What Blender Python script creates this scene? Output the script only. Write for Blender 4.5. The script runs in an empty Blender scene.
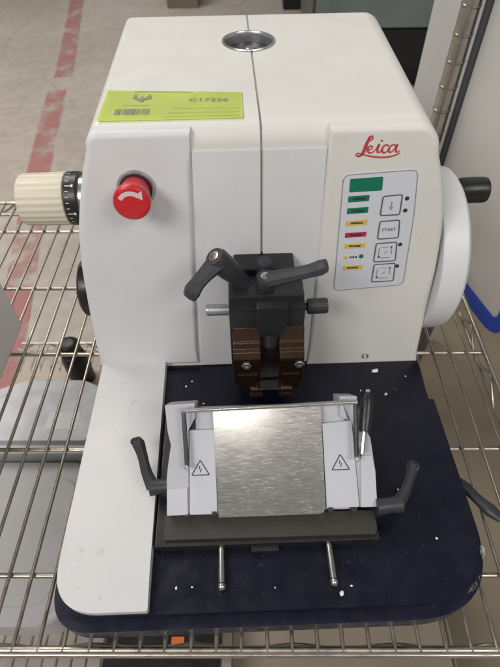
import bpy, bmesh, math, random
from mathutils import Vector, Matrix
random.seed(7)
PI = math.pi
scene = bpy.context.scene
COL = scene.collection

# ------------------------------------------------------------------ materials
def nodes_of(name):
    m = bpy.data.materials.new(name); m.use_nodes = True
    nt = m.node_tree; b = nt.nodes['Principled BSDF']
    return m, nt, b

def mat(name, col, rough=.5, metal=0., var=.06, vscale=14., bump=0., bscale=300., spec=.5, coat=0., rvar=.08,
        speck=None, speck_scale=220., speck_amt=.0, stretch=None):
    """procedural paint / plastic / metal: base colour with soft large-scale variation, uneven gloss, fine grain"""
    m, nt, b = nodes_of(name); N = nt.nodes; L = nt.links
    tc = N.new('ShaderNodeTexCoord'); src = tc.outputs['Object']
    if stretch:
        mp = N.new('ShaderNodeMapping'); mp.inputs['Scale'].default_value = stretch
        L.new(src, mp.inputs['Vector']); src = mp.outputs['Vector']
    n1 = N.new('ShaderNodeTexNoise'); n1.inputs['Scale'].default_value = vscale; n1.inputs['Detail'].default_value = 6
    L.new(src, n1.inputs['Vector'])
    r = N.new('ShaderNodeMapRange'); r.inputs['From Min'].default_value = .3; r.inputs['From Max'].default_value = .7
    r.inputs['To Min'].default_value = 1 - var; r.inputs['To Max'].default_value = 1 + var
    L.new(n1.outputs['Fac'], r.inputs['Value'])
    mx = N.new('ShaderNodeVectorMath'); mx.operation = 'SCALE'; mx.inputs[0].default_value = col
    L.new(r.outputs['Result'], mx.inputs['Scale'])
    out = mx.outputs['Vector']
    if speck:
        n2 = N.new('ShaderNodeTexNoise'); n2.inputs['Scale'].default_value = speck_scale; n2.inputs['Detail'].default_value = 3
        L.new(tc.outputs['Object'], n2.inputs['Vector'])
        r2 = N.new('ShaderNodeMapRange'); r2.inputs['From Min'].default_value = .66; r2.inputs['From Max'].default_value = .74
        r2.inputs['To Max'].default_value = speck_amt
        L.new(n2.outputs['Fac'], r2.inputs['Value'])
        mm = N.new('ShaderNodeMix'); mm.data_type = 'RGBA'
        L.new(r2.outputs['Result'], mm.inputs['Factor']); L.new(out, mm.inputs['A']); mm.inputs['B'].default_value = (*speck, 1)
        out = mm.outputs['Result']
    L.new(out, b.inputs['Base Color'])
    rr = N.new('ShaderNodeMapRange'); rr.inputs['From Min'].default_value = .3; rr.inputs['From Max'].default_value = .7
    rr.inputs['To Min'].default_value = max(.02, rough - rvar); rr.inputs['To Max'].default_value = min(1, rough + rvar)
    n3 = N.new('ShaderNodeTexNoise'); n3.inputs['Scale'].default_value = vscale * 3.1; n3.inputs['Detail'].default_value = 5
    L.new(src, n3.inputs['Vector']); L.new(n3.outputs['Fac'], rr.inputs['Value']); L.new(rr.outputs['Result'], b.inputs['Roughness'])
    b.inputs['Metallic'].default_value = metal
    b.inputs['Specular IOR Level'].default_value = spec
    b.inputs['Coat Weight'].default_value = coat
    if bump:
        n4 = N.new('ShaderNodeTexNoise'); n4.inputs['Scale'].default_value = bscale; n4.inputs['Detail'].default_value = 2
        L.new(src, n4.inputs['Vector'])
        bp = N.new('ShaderNodeBump'); bp.inputs['Strength'].default_value = bump; bp.inputs['Distance'].default_value = .0006
        L.new(n4.outputs['Fac'], bp.inputs['Height']); L.new(bp.outputs['Normal'], b.inputs['Normal'])
    return m

M = {}
M['hood'] = mat('ivory_hood_paint', (.66, .645, .60), .42, var=.03, vscale=9, bump=.12, bscale=900, speck=(.45, .43, .4), speck_scale=130, speck_amt=.25)
M['front'] = mat('cool_white_front_paint', (.635, .632, .63), .42, var=.03, vscale=9, bump=.12, bscale=900, speck=(.4, .4, .4), speck_scale=120, speck_amt=.2)
M['arm'] = mat('grey_white_cover_paint', (.56, .55, .55), .45, var=.035, vscale=8, bump=.15, bscale=800, speck=(.35, .33, .3), speck_scale=95, speck_amt=.35)
M['seam'] = mat('grey_seam_strip', (.33, .32, .30), .5)
M['wheel'] = mat('white_wheel_plastic', (.66, .66, .66), .4, var=.02, vscale=8, bump=.08, bscale=700)
M['navy'] = mat('navy_base_paint', (.0045, .0046, .0140), .30, var=.25, vscale=16, rvar=.12, spec=.4, bump=.12, bscale=700, speck=(.14, .14, .17), speck_scale=230, speck_amt=.13)
M['navy_rim'] = mat('navy_rim_paint', (.0070, .0070, .021), .36, spec=.4, var=.25, vscale=20, rvar=.12, bump=.12, bscale=700, speck=(.16, .16, .2), speck_scale=210, speck_amt=.15)
M['black'] = mat('black_anodised_metal', (.013, .013, .014), .38, var=.25, vscale=40, bump=.1, bscale=900)
M['black2'] = mat('charcoal_metal', (.022, .022, .025), .42, var=.25, vscale=40, bump=.1, bscale=900)
M['lever'] = mat('dark_grey_nylon', (.030, .031, .036), .42, var=.15, vscale=50, bump=.25, bscale=1400)
M['handle'] = mat('black_handle_plastic', (.012, .012, .012), .35, var=.15, vscale=40)
M['bronze'] = mat('brown_bronze_metal', (.115, .070, .046), .22, metal=.9, var=.12, vscale=60, rvar=.04)
M['bronzedark'] = mat('oily_dark_bronze', (.022, .014, .011), .34, metal=.4, var=.3, vscale=60)
M['steel'] = mat('bright_steel', (.68, .66, .63), .22, metal=1., var=.02, vscale=30, rvar=.02)
M['pin'] = mat('dull_steel_pin', (.44, .43, .42), .3, metal=1., var=.03, vscale=30, rvar=.03)
M['dullsteel'] = mat('grey_silver_metal', (.42, .42, .44), .42, metal=.8, var=.08, vscale=80)
M['holder'] = mat('light_grey_knife_holder', (.42, .42, .455), .45, var=.04, vscale=25, bump=.1, bscale=900, speck=(.2, .2, .22), speck_scale=220, speck_amt=.3)
M['plate2'] = mat('pale_grey_cover_plate', (.50, .50, .53), .45, var=.03, vscale=25, bump=.1, bscale=900)
M['lip'] = mat('brushed_dark_lip_metal', (.095, .085, .075), .32, metal=.6, var=.06, vscale=12, rvar=.03)
M['red'] = mat('red_button_plastic', (.55, .012, .018), .32, var=.05, vscale=30, coat=.2)
M['arrow'] = mat('pale_arrow_print', (.62, .50, .50), .5)
M['collar'] = mat('silver_collar', (.5, .5, .5), .3, metal=.9)
M['rubber'] = mat('black_rubber', (.012, .012, .012), .6)
M['cream'] = mat('cream_knob_plastic', (.62, .56, .44), .45, var=.04, vscale=20, bump=.1, bscale=700)
M['whiteprint'] = mat('white_scale_print', (.7, .7, .7), .5)
M['logo'] = mat('red_logo_print', (.50, .045, .05), .5)
M['panel'] = mat('grey_keypad_film', (.60, .61, .645), .35, var=.015)
M['outline'] = mat('dark_grey_print', (.10, .10, .12), .5)
M['borderline'] = mat('soft_grey_print', (.26, .26, .28), .5)
M['green'] = mat('green_display_film', (.0, .16, .085), .3, var=.05)
M['yellow'] = mat('yellow_print', (.62, .46, .07), .4)
M['redbar'] = mat('red_print', (.42, .02, .06), .4)
M['inkdark'] = mat('dark_ink', (.03, .03, .03), .6)
M['inkgrey'] = mat('grey_ink', (.22, .23, .2), .6)
M['inkfaint'] = mat('faint_grey_ink', (.42, .46, .2), .6)
M['label'] = mat('yellow_green_paper', (.76, .86, .24), .55, var=.05, vscale=18, bump=.1, bscale=200)
M['wire'] = mat('zinc_wire', (.43, .39, .33), .36, metal=1., var=.18, vscale=25, rvar=.12)
M['post'] = mat('chrome_post', (.50, .48, .44), .25, metal=1., var=.12, vscale=30)
M['greybox'] = mat('grey_box_plastic', (.64, .635, .61), .5, var=.05, vscale=10)
M['board'] = mat('grey_beige_board', (.56, .545, .51), .55, var=.04, vscale=3)
M['blue'] = mat('blue_edge_plastic', (.012, .06, .42), .4, var=.08, vscale=20)
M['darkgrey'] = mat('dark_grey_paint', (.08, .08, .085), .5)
M['tub'] = mat('frosted_plastic_tub', (.47, .47, .485), .4, var=.05, vscale=10)
M['flatbox'] = mat('pale_grey_box', (.39, .38, .375), .55, var=.06, vscale=7)
M['case'] = mat('black_case_plastic', (.008, .008, .008), .4)
M['orange'] = mat('orange_sticker', (.65, .14, .02), .5)
M['glass'] = mat('grey_green_cabinet_front', (.16, .19, .175), .25, var=.15, vscale=4)
M['glassdark'] = mat('dark_cabinet_band', (.045, .052, .047), .3, var=.15, vscale=4)
M['cabblack'] = mat('black_cabinet_plinth', (.006, .006, .006), .4)
M['wood'] = mat('worn_brown_wood', (.2, .15, .11), .6, var=.25, vscale=10)
M['cable'] = mat('grey_white_cable', (.45, .44, .42), .5)
M['wax'] = mat('white_wax', (.75, .74, .72), .6)
M['redbrown'] = mat('rusty_red_metal', (.20, .05, .035), .45)

def floor_material():
    m, nt, b = nodes_of('stained_concrete'); N = nt.nodes; L = nt.links
    tc = N.new('ShaderNodeTexCoord')
    a = N.new('ShaderNodeTexNoise'); a.inputs['Scale'].default_value = 1.3; a.inputs['Detail'].default_value = 8; a.inputs['Roughness'].default_value = .62
    c = N.new('ShaderNodeTexNoise'); c.inputs['Scale'].default_value = 22; c.inputs['Detail'].default_value = 6
    v = N.new('ShaderNodeTexVoronoi'); v.feature = 'DISTANCE_TO_EDGE'; v.inputs['Scale'].default_value = 1.1
    w = N.new('ShaderNodeTexNoise'); w.inputs['Scale'].default_value = 3.; w.inputs['Detail'].default_value = 5
    L.new(tc.outputs['Object'], w.inputs['Vector'])
    wm = N.new('ShaderNodeMix'); wm.data_type = 'RGBA'; wm.inputs['Factor'].default_value = .18
    L.new(tc.outputs['Object'], wm.inputs['A']); L.new(w.outputs['Color'], wm.inputs['B']); L.new(wm.outputs['Result'], v.inputs['Vector'])
    for n in (a, c): L.new(tc.outputs['Object'], n.inputs['Vector'])
    cr = N.new('ShaderNodeValToRGB'); e = cr.color_ramp.elements
    e[0].position = .3; e[0].color = (.40, .345, .295, 1); e[1].position = .72; e[1].color = (.55, .485, .43, 1)
    L.new(a.outputs['Fac'], cr.inputs['Fac'])
    r = N.new('ShaderNodeMapRange'); r.inputs['From Min'].default_value = .25; r.inputs['From Max'].default_value = .75; r.inputs['To Min'].default_value = .86; r.inputs['To Max'].default_value = 1.1
    L.new(c.outputs['Fac'], r.inputs['Value'])
    ed = N.new('ShaderNodeMapRange'); ed.inputs['From Max'].default_value = .012; ed.inputs['To Min'].default_value = .9
    L.new(v.outputs['Distance'], ed.inputs['Value'])
    mu = N.new('ShaderNodeMath'); mu.operation = 'MULTIPLY'; L.new(r.outputs['Result'], mu.inputs[0]); L.new(ed.outputs['Result'], mu.inputs[1])
    s = N.new('ShaderNodeVectorMath'); s.operation = 'SCALE'; L.new(cr.outputs['Color'], s.inputs[0]); L.new(mu.outputs[0], s.inputs['Scale'])
    L.new(s.outputs['Vector'], b.inputs['Base Color']); b.inputs['Roughness'].default_value = .6
    return m
M['floor'] = floor_material()

def worn(name, col, keep=.42, scale=7.):
    """paint worn through in patches (transparent where it is gone)"""
    m, nt, b = nodes_of(name); N = nt.nodes; L = nt.links
    tc = N.new('ShaderNodeTexCoord')
    a = N.new('ShaderNodeTexNoise'); a.inputs['Scale'].default_value = scale; a.inputs['Detail'].default_value = 7; a.inputs['Roughness'].default_value = .6
    L.new(tc.outputs['Object'], a.inputs['Vector'])
    r = N.new('ShaderNodeMapRange'); r.inputs['From Min'].default_value = keep - .10; r.inputs['From Max'].default_value = keep + .14; r.inputs['To Max'].default_value = .74
    L.new(a.outputs['Fac'], r.inputs['Value'])
    L.new(r.outputs['Result'], b.inputs['Alpha'])
    b.inputs['Base Color'].default_value = (*col, 1); b.inputs['Roughness'].default_value = .6
    return m
M['redline'] = worn('worn_red_floor_paint', (.52, .20, .19), .47, 9.)
M['chip'] = worn('chipped_paint_primer', (.62, .62, .63), .44, 160.)
M['chipfaint'] = worn('scuffed_paint_primer', (.25, .25, .27), .52, 260.)

def stained(name, col, stain, spots):
    m, nt, b = nodes_of(name); N = nt.nodes; L = nt.links
    tc = N.new('ShaderNodeTexCoord')
    a = N.new('ShaderNodeTexNoise'); a.inputs['Scale'].default_value = 3.5; a.inputs['Detail'].default_value = 7
    L.new(tc.outputs['Object'], a.inputs['Vector'])
    r = N.new('ShaderNodeMapRange'); r.inputs['From Min'].default_value = .3; r.inputs['From Max'].default_value = .7; r.inputs['To Min'].default_value = .8; r.inputs['To Max'].default_value = 1.2
    L.new(a.outputs['Fac'], r.inputs['Value'])
    s = N.new('ShaderNodeVectorMath'); s.operation = 'SCALE'; s.inputs[0].default_value = col; L.new(r.outputs['Result'], s.inputs['Scale'])
    out = s.outputs['Vector']
    n2 = N.new('ShaderNodeTexNoise'); n2.inputs['Scale'].default_value = 18; L.new(tc.outputs['Object'], n2.inputs['Vector'])
    for (x, y, rad) in spots:
        d = N.new('ShaderNodeVectorMath'); d.operation = 'DISTANCE'; L.new(tc.outputs['Object'], d.inputs[0]); d.inputs[1].default_value = (x, y, 0)
        ad = N.new('ShaderNodeMath'); ad.operation = 'MULTIPLY_ADD'; L.new(n2.outputs['Fac'], ad.inputs[0]); ad.inputs[1].default_value = rad * 1.4; L.new(d.outputs['Value'], ad.inputs[2])
        q = N.new('ShaderNodeMapRange'); q.inputs['From Min'].default_value = rad * 1.25; q.inputs['From Max'].default_value = rad * 1.75; q.inputs['To Min'].default_value = .8; q.inputs['To Max'].default_value = 0
        L.new(ad.outputs[0], q.inputs['Value'])
        mm = N.new('ShaderNodeMix'); mm.data_type = 'RGBA'; L.new(q.outputs['Result'], mm.inputs['Factor']); L.new(out, mm.inputs['A']); mm.inputs['B'].default_value = (*stain, 1)
        out = mm.outputs['Result']
    L.new(out, b.inputs['Base Color']); b.inputs['Roughness'].default_value = .7
    return m

def scratched_steel():
    m, nt, b = nodes_of('scratched_blade_plate'); N = nt.nodes; L = nt.links
    tc = N.new('ShaderNodeTexCoord')
    def streak(scale, rot, detail=4):
        mp = N.new('ShaderNodeMapping'); mp.inputs['Scale'].default_value = scale; mp.inputs['Rotation'].default_value = (0, 0, rot)
        L.new(tc.outputs['Object'], mp.inputs['Vector'])
        n = N.new('ShaderNodeTexNoise'); n.inputs['Scale'].default_value = 1; n.inputs['Detail'].default_value = detail
        L.new(mp.outputs['Vector'], n.inputs['Vector']); return n
    s1 = streak((60, 700, 700), .03); s3 = streak((38, 44, 44), .2)
    th = None
    for sc_, rot in (((95, 1000, 1000), -.32), ((80, 1150, 1150), .24), ((120, 950, 950), -.80), ((70, 1300, 1300), .05), ((100, 1100, 1100), .60)):
        q = streak(sc_, rot, 2); tt = N.new('ShaderNodeMapRange'); tt.inputs['From Min'].default_value = .64; tt.inputs['From Max'].default_value = .80; tt.inputs['To Max'].default_value = .75; L.new(q.outputs['Fac'], tt.inputs['Value'])
        if th is None: th = tt
        else:
            mxn = N.new('ShaderNodeMath'); mxn.operation = 'MAXIMUM'; L.new(th.outputs[0], mxn.inputs[0]); L.new(tt.outputs['Result'], mxn.inputs[1]); th = mxn
    r = N.new('ShaderNodeMapRange'); r.inputs['From Min'].default_value = .3; r.inputs['From Max'].default_value = .7; r.inputs['To Min'].default_value = .16; r.inputs['To Max'].default_value = .22
    L.new(s1.outputs['Fac'], r.inputs['Value'])
    ad = N.new('ShaderNodeMath'); ad.operation = 'MULTIPLY_ADD'; L.new(th.outputs[0], ad.inputs[0]); ad.inputs[1].default_value = .2; L.new(r.outputs['Result'], ad.inputs[2])
    L.new(ad.outputs[0], b.inputs['Roughness'])
    cr = N.new('ShaderNodeValToRGB'); e = cr.color_ramp.elements
    e[0].position = .35; e[0].color = (.60, .56, .50, 1); e[1].position = .7; e[1].color = (.70, .66, .61, 1)
    L.new(s3.outputs['Fac'], cr.inputs['Fac'])
    mm = N.new('ShaderNodeMix'); mm.data_type = 'RGBA'; L.new(th.outputs[0], mm.inputs['Factor']); L.new(cr.outputs['Color'], mm.inputs['A']); mm.inputs['B'].default_value = (.75, .73, .70, 1)
    L.new(mm.outputs['Result'], b.inputs['Base Color']); b.inputs['Metallic'].default_value = 1.
    bp = N.new('ShaderNodeBump'); bp.inputs['Strength'].default_value = .10; bp.inputs['Distance'].default_value = .0002
    L.new(ad.outputs[0], bp.inputs['Height']); L.new(bp.outputs['Normal'], b.inputs['Normal'])
    return m
M['blade_plate'] = scratched_steel()

# ------------------------------------------------------------------ mesh helpers
def obj(name, bm, m, parent=None, smooth=35, matrix=None):
    if matrix is not None: bmesh.ops.transform(bm, matrix=matrix, verts=bm.verts)
    bmesh.ops.recalc_face_normals(bm, faces=bm.faces)
    me = bpy.data.meshes.new(name); bm.to_mesh(me); bm.free()
    if smooth:
        for p in me.polygons: p.use_smooth = True
        me.set_sharp_from_angle(angle=math.radians(smooth))
    o = bpy.data.objects.new(name, me); COL.objects.link(o)
    if m: me.materials.append(M[m] if isinstance(m, str) else m)
    if smooth:
        wn = o.modifiers.new('even_normals', 'WEIGHTED_NORMAL'); wn.keep_sharp = True; wn.weight = 80
    if parent: o.parent = parent
    return o

def thing(name, label, cat, loc=(0, 0, 0), rz=0, group=None):
    o = bpy.data.objects.new(name, None); COL.objects.link(o)
    o.location = loc; o.rotation_euler = (0, 0, rz); o.empty_display_size = .05
    return tag(o, label, cat, group)
def tag(o, label, cat, group=None, kind=None):
    if label: o['label'] = label
    if cat: o['category'] = cat
    if group: o['group'] = group
    if kind: o['kind'] = kind
    return o

def box(x0, x1, y0, y1, z0, z1, bev=0., seg=2, bm=None):
    bm = bm or bmesh.new()
    vs = [bm.verts.new((x, y, z)) for x in (x0, x1) for y in (y0, y1) for z in (z0, z1)]
    f = [(0, 1, 3, 2), (4, 6, 7, 5), (0, 4, 5, 1), (2, 3, 7, 6), (0, 2, 6, 4), (1, 5, 7, 3)]
    fs = [bm.faces.new([vs[i] for i in q]) for q in f]
    if bev: bmesh.ops.bevel(bm, geom=list({e for q in fs for e in q.edges}), offset=bev, segments=seg, profile=.5, affect='EDGES')
    return bm

def prism(pts, z0, z1, bev=0., seg=2, bottom_bev=False):
    """outline in x,y extruded from z0 to z1, top edge rounded"""
    bm = bmesh.new()
    lo = [bm.verts.new((x, y, z0)) for x, y in pts]; hi = [bm.verts.new((x, y, z1)) for x, y in pts]
    n = len(pts); bot = bm.faces.new(lo[::-1]); top = bm.faces.new(hi)
    for i in range(n): bm.faces.new((lo[i], lo[(i + 1) % n], hi[(i + 1) % n], hi[i]))
    if bev:
        ed = list(top.edges) + (list(bot.edges) if bottom_bev else [])
        bmesh.ops.bevel(bm, geom=ed, offset=bev, segments=seg, profile=.5, affect='EDGES')
    return bm

def rounded(pts, rad, seg=6):
    """round the corners of a polygon; rad is a number or one per corner"""
    out = []; n = len(pts)
    for i in range(n):
        p0, p, p1 = Vector(pts[i - 1]), Vector(pts[i]), Vector(pts[(i + 1) % n])
        r = rad[i] if isinstance(rad, (list, tuple)) else rad
        if r <= 0: out.append(tuple(p)); continue
        a = (p0 - p).normalized(); b = (p1 - p).normalized()
        ang = a.angle(b); d = min(r / math.tan(ang / 2), (p0 - p).length * .49, (p1 - p).length * .49)
        s, e = p + a * d, p + b * d
        for k in range(seg + 1):
            t = k / seg; out.append(tuple((1 - t) ** 2 * s + 2 * t * (1 - t) * p + t * t * e))
    return out

def lathe(prof, n=40, bm=None, ribs=0, depth=0.):
    """profile of (radius, z) spun round local z, closed at both ends"""
    bm = bm or bmesh.new(); rings = []
    for r, z in prof:
        ring = []
        for k in range(n):
            a = 2 * PI * k / n
            rr = r * (1 + (depth * (1 if (k // 2) % 2 else -1) if ribs else 0))
            ring.append(bm.verts.new((rr * math.cos(a), rr * math.sin(a), z)))
        rings.append(ring)
    for i in range(len(rings) - 1):
        for k in range(n): bm.faces.new((rings[i][k], rings[i][(k + 1) % n], rings[i + 1][(k + 1) % n], rings[i + 1][k]))
    bm.faces.new(rings[0][::-1]); bm.faces.new(rings[-1])
    return bm

def smooth_path(pts, sub=6):
    P = [Vector(p) for p in pts]
    if len(P) < 3: return P
    out = []
    for i in range(len(P) - 1):
        p0 = P[i - 1] if i else P[i] * 2 - P[i + 1]; p3 = P[i + 2] if i + 2 < len(P) else P[i + 1] * 2 - P[i]
        p1, p2 = P[i], P[i + 1]
        for k in range(sub):
            t = k / sub
            out.append(.5 * ((2 * p1) + (p2 - p0) * t + (2 * p0 - 5 * p1 + 4 * p2 - p3) * t * t + (3 * p1 - p0 - 3 * p2 + p3) * t ** 3))
    out.append(P[-1]); return out

def tube(pts, rad, n=10, bm=None, flat=1., up=None):
    """swept round (or flattened) bar; rad a number or one per point"""
    bm = bm or bmesh.new(); P = [Vector(p) for p in pts]
    R = list(rad) if isinstance(rad, (list, tuple)) else [rad] * len(P)
    if len(R) != len(P):
        R2 = []
        for i in range(len(P)):
            t = i / (len(P) - 1) * (len(R) - 1); k = min(int(t), len(R) - 2); R2.append(R[k] + (R[k + 1] - R[k]) * (t - k))
        R = R2
    rings = []; ref = Vector(up) if up else None
    for i, p in enumerate(P):
        d = (P[min(i + 1, len(P) - 1)] - P[max(i - 1, 0)]).normalized()
        if ref is None:
            ref = Vector((0, 0, 1)) if abs(d.z) < .9 else Vector((1, 0, 0))
        a = (ref - d * ref.dot(d)).normalized(); b = d.cross(a); 
        if not up: ref = a
        rings.append([bm.verts.new(p + (a * math.cos(2 * PI * k / n) * flat + b * math.sin(2 * PI * k / n)) * R[i]) for k in range(n)])
    for i in range(len(rings) - 1):
        for k in range(n): bm.faces.new((rings[i][k], rings[i][(k + 1) % n], rings[i + 1][(k + 1) % n], rings[i + 1][k]))
    bm.faces.new(rings[0][::-1]); bm.faces.new(rings[-1])
    return bm

def axis_matrix(o, z, x=None):
    """local z along the given axis, origin o"""
    z = Vector(z).normalized(); x = Vector(x) if x else (Vector((1, 0, 0)) if abs(z.x) < .9 else Vector((0, 1, 0)))
    x = (x - z * x.dot(z)).normalized(); y = z.cross(x)
    m = Matrix((x, y, z)).transposed().to_4x4(); m.translation = Vector(o); return m

def ribbon(pts, wid, h, bm=None):
    """flat printed stroke in local x,y of the given width and thin height"""
    bm = bm or bmesh.new(); P = [Vector((p[0], p[1])) for p in pts]; n = len(P)
    W = list(wid) if isinstance(wid, (list, tuple)) else [wid] * n
    if len(W) != n: W = [W[min(int(i / (n - 1) * (len(W) - 1) + .5), len(W) - 1)] for i in range(n)]
    rows = []
    for i, p in enumerate(P):
        d = (P[min(i + 1, n - 1)] - P[max(i - 1, 0)]).normalized(); nn = Vector((-d.y, d.x)) * W[i] / 2
        rows.append((bm.verts.new((*(p + nn), h)), bm.verts.new((*(p - nn), h))))
    for a, b in zip(rows, rows[1:]): bm.faces.new((a[0], a[1], b[1], b[0]))
    return bm

def text_mesh(body, size, h=0.0):
    c = bpy.data.curves.new('lettering', 'FONT'); c.body = body; c.size = size; c.align_x = 'CENTER'; c.align_y = 'CENTER'
    o = bpy.data.objects.new('lettering', c); COL.objects.link(o)
    me = o.to_mesh(depsgraph=bpy.context.evaluated_depsgraph_get()) if False else None
    bpy.context.view_layer.update()
    dg = bpy.context.evaluated_depsgraph_get(); ev = o.evaluated_get(dg); me = ev.to_mesh()
    bm = bmesh.new(); bm.from_mesh(me); ev.to_mesh_clear()
    bpy.data.objects.remove(o); bpy.data.curves.remove(c)
    bmesh.ops.translate(bm, verts=bm.verts, vec=(0, 0, h))
    return bm

def bake(o, cutters):
    """cut holes with temporary solids, keep the result as plain mesh"""
    for c in cutters:
        md = o.modifiers.new('cut', 'BOOLEAN'); md.object = c; md.operation = 'DIFFERENCE'; md.solver = 'EXACT'
    bpy.context.view_layer.update()
    dg = bpy.context.evaluated_depsgraph_get(); me = bpy.data.meshes.new_from_object(o.evaluated_get(dg))
    o.modifiers.clear(); wn = o.modifiers.new('even_normals', 'WEIGHTED_NORMAL'); wn.keep_sharp = True; wn.weight = 80; old = o.data; o.data = me; bpy.data.meshes.remove(old)
    for p in me.polygons: p.use_smooth = True
    me.set_sharp_from_angle(angle=math.radians(35))

# ------------------------------------------------------------------ THE MICROTOME (local frame: x right, y back, z up)
ROOT = thing('microtome', 'white rotary microtome with navy base and red stop button on the wire shelf', 'microtome', (0, .12, 0), math.radians(2.0))
LEAN = math.radians(8); TL = math.tan(LEAN)
def yface(z, off=0.): return .285 + (z - .045) * TL + off
FN = Vector((0, -math.cos(LEAN), math.sin(LEAN))); FU = Vector((0, math.sin(LEAN), math.cos(LEAN)))
FACE = axis_matrix((0, .285, .045), FN, (1, 0, 0))          # local x = u, y = v up the slope, z = out of the front

# --- outline of the housing seen from the front
LEFT = [(.040, -.1932), (.10, -.1905), (.155, -.1868), (.204, -.1826), (.254, -.1742), (.288, -.1645), (.315, -.1555), (.335, -.1475)]
RIGHT = [(.040, .2278), (.10, .2248), (.147, .2232), (.19, .2215), (.242, .2163), (.277, .2095), (.305, .2005), (.325, .1925)]
def lerp_side(tab, z):
    if z <= tab[0][0]: return tab[0][1]
    for (z0, x0), (z1, x1) in zip(tab, tab[1:]):
        if z <= z1: return x0 + (x1 - x0) * (z - z0) / (z1 - z0)
    return tab[-1][1]
ZT = .353
def contour(inset, zt=ZT):
    """half outlines, bottom to top: left list and right list of (x, z)"""
    L = []; R = []
    zs = [.040 + (.335 - .040) * k / 14 for k in range(15)]
    for z in zs:
        L.append((lerp_side(LEFT, z) + inset, min(z, zt - inset)))
    for z in [.040 + (.325 - .040) * k / 14 for k in range(15)]:
        R.append((lerp_side(RIGHT, z) - inset, min(z, zt - inset)))
    # rounded shoulders
    def shoulder(p, sgn, ww, hh):
        out = []
        for k in range(1, 9):
            a = PI / 2 * k / 8
            out.append((p[0] + sgn * ww * (1 - math.cos(a)), p[1] + hh * math.sin(a)))
        return out
    hL = zt - inset - L[-1][1]; hR = zt - inset - R[-1][1]
    L += shoulder(L[-1], 1, .012, hL); R += shoulder(R[-1], -1, .024, hR)
    return L, R
def seam_x(y): return .0200 - (y - .30) * .0182
def hood_half(side):
    bm = bmesh.new(); rings = []
    st = []
    r = .017; rec = .005
    for k in range(7):
        a = PI / 2 * k / 6; st.append((r * (1 - math.sin(a)), 'f', r * (1 - math.cos(a)) + rec))
    for y in (.38, .44, .50, .56): st.append((0, 'y', y))
    for k in range(7):
        a = PI / 2 * (6 - k) / 6; st.append((.014 * (1 - math.sin(a)), 'y', .632 - .014 * (1 - math.cos(a))))
    for ins, kind, v in st:
        L, R = contour(ins); side_pts = L if side < 0 else R
        ring = []
        def yy(z):
            return yface(min(z, .353), v) if kind == 'f' else v
        pts = list(side_pts)
        gap = .0011
        top = pts[-1]; 
        yt = yy(top[1]); xs = seam_x(yt) + side * gap
        pts.append((xs, top[1])); yb = yy(.040); pts.append((seam_x(yb) + side * gap, .040))
        for x, z in pts:
            y = yy(z); z2 = z + (max(0, y - .33) * .022 if z > .3 else 0)
            ring.append(bm.verts.new((x, y, z2)))
        rings.append(ring)
    n = len(rings[0])
    for a, b in zip(rings, rings[1:]):
        for k in range(n): bm.faces.new((a[k], a[(k + 1) % n], b[(k + 1) % n], b[k]))
    bm.faces.new(rings[0]); bm.faces.new(rings[-1][::-1])
    return bm
hoods = [obj('housing', hood_half(s), 'hood', ROOT, 40) for s in (-1, 1)]
bm = bmesh.new(); prof = [(yface(.045, .0062), .045), (yface(.335, .0062), .335), (yface(.345, .0105), .3452), (yface(.351, .018), .3508), (.40, .3533), (.50, .3555), (.615, .3580), (.615, .34), (.40, .335), (.345, .30), (.31, .045)]
fa = []
for sd in (-1, 1): fa.append([bm.verts.new((seam_x(y) + sd * .0014, y, z)) for y, z in prof])
bm.faces.new(fa[0]); bm.faces.new(fa[1][::-1])
for i in range(len(prof)): bm.faces.new((fa[0][i], fa[1][i], fa[1][(i + 1) % len(prof)], fa[0][(i + 1) % len(prof)]))
seam = obj('seam_strip', bm, 'seam', ROOT, 0)
RX, RY, RZ, RR = .0138, .535, .3565, .0300
cut = obj('cutter', lathe([(RR, -.016), (RR, .03)], 48, ), None, ROOT, 0); cut.location = (RX, RY, RZ)
for h in hoods + [seam]: bake(h, [cut])
bpy.data.meshes.remove(cut.data)
# recess ring with its pieces
bm = bmesh.new()
prof = [(RR - .0008, -.0155), (RR - .0004, -.001), (RR + .0022, .0014), (RR + .0016, .0024), (RR - .0004, .0022), (RR - .0022, -.001), (RR - .0024, -.0155)]
def hollow(prof, n=48):
    bm = bmesh.new(); rings = [[bm.verts.new((r * math.cos(2 * PI * k / n), r * math.sin(2 * PI * k / n), z)) for k in range(n)] for r, z in prof]
    for a, b in zip(rings, rings[1:] + rings[:1]):
        for k in range(n): bm.faces.new((a[k], a[(k + 1) % n], b[(k + 1) % n], b[k]))
    return bm
ring = obj('recess_ring', hollow(prof), 'collar', ROOT, 40); ring.location = (RX, RY, RZ)
d = obj('recess_floor', lathe([(RR - .003, -.0150), (RR - .003, -.0095)], 40), 'black2', ring)
s = obj('lifting_screw', lathe([(.006, -.0094), (.006, -.004), (.004, -.0032)], 24), 'steel', ring); s.location = (.002, -.006, 0)
s = obj('latch', box(.008, .024, -.014, -.002, -.0094, -.005, .001), 'redbrown', ring)
s = obj('latch', box(-.016, -.003, -.012, -.003, -.0094, -.007, .001), 'dullsteel', ring)

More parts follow.
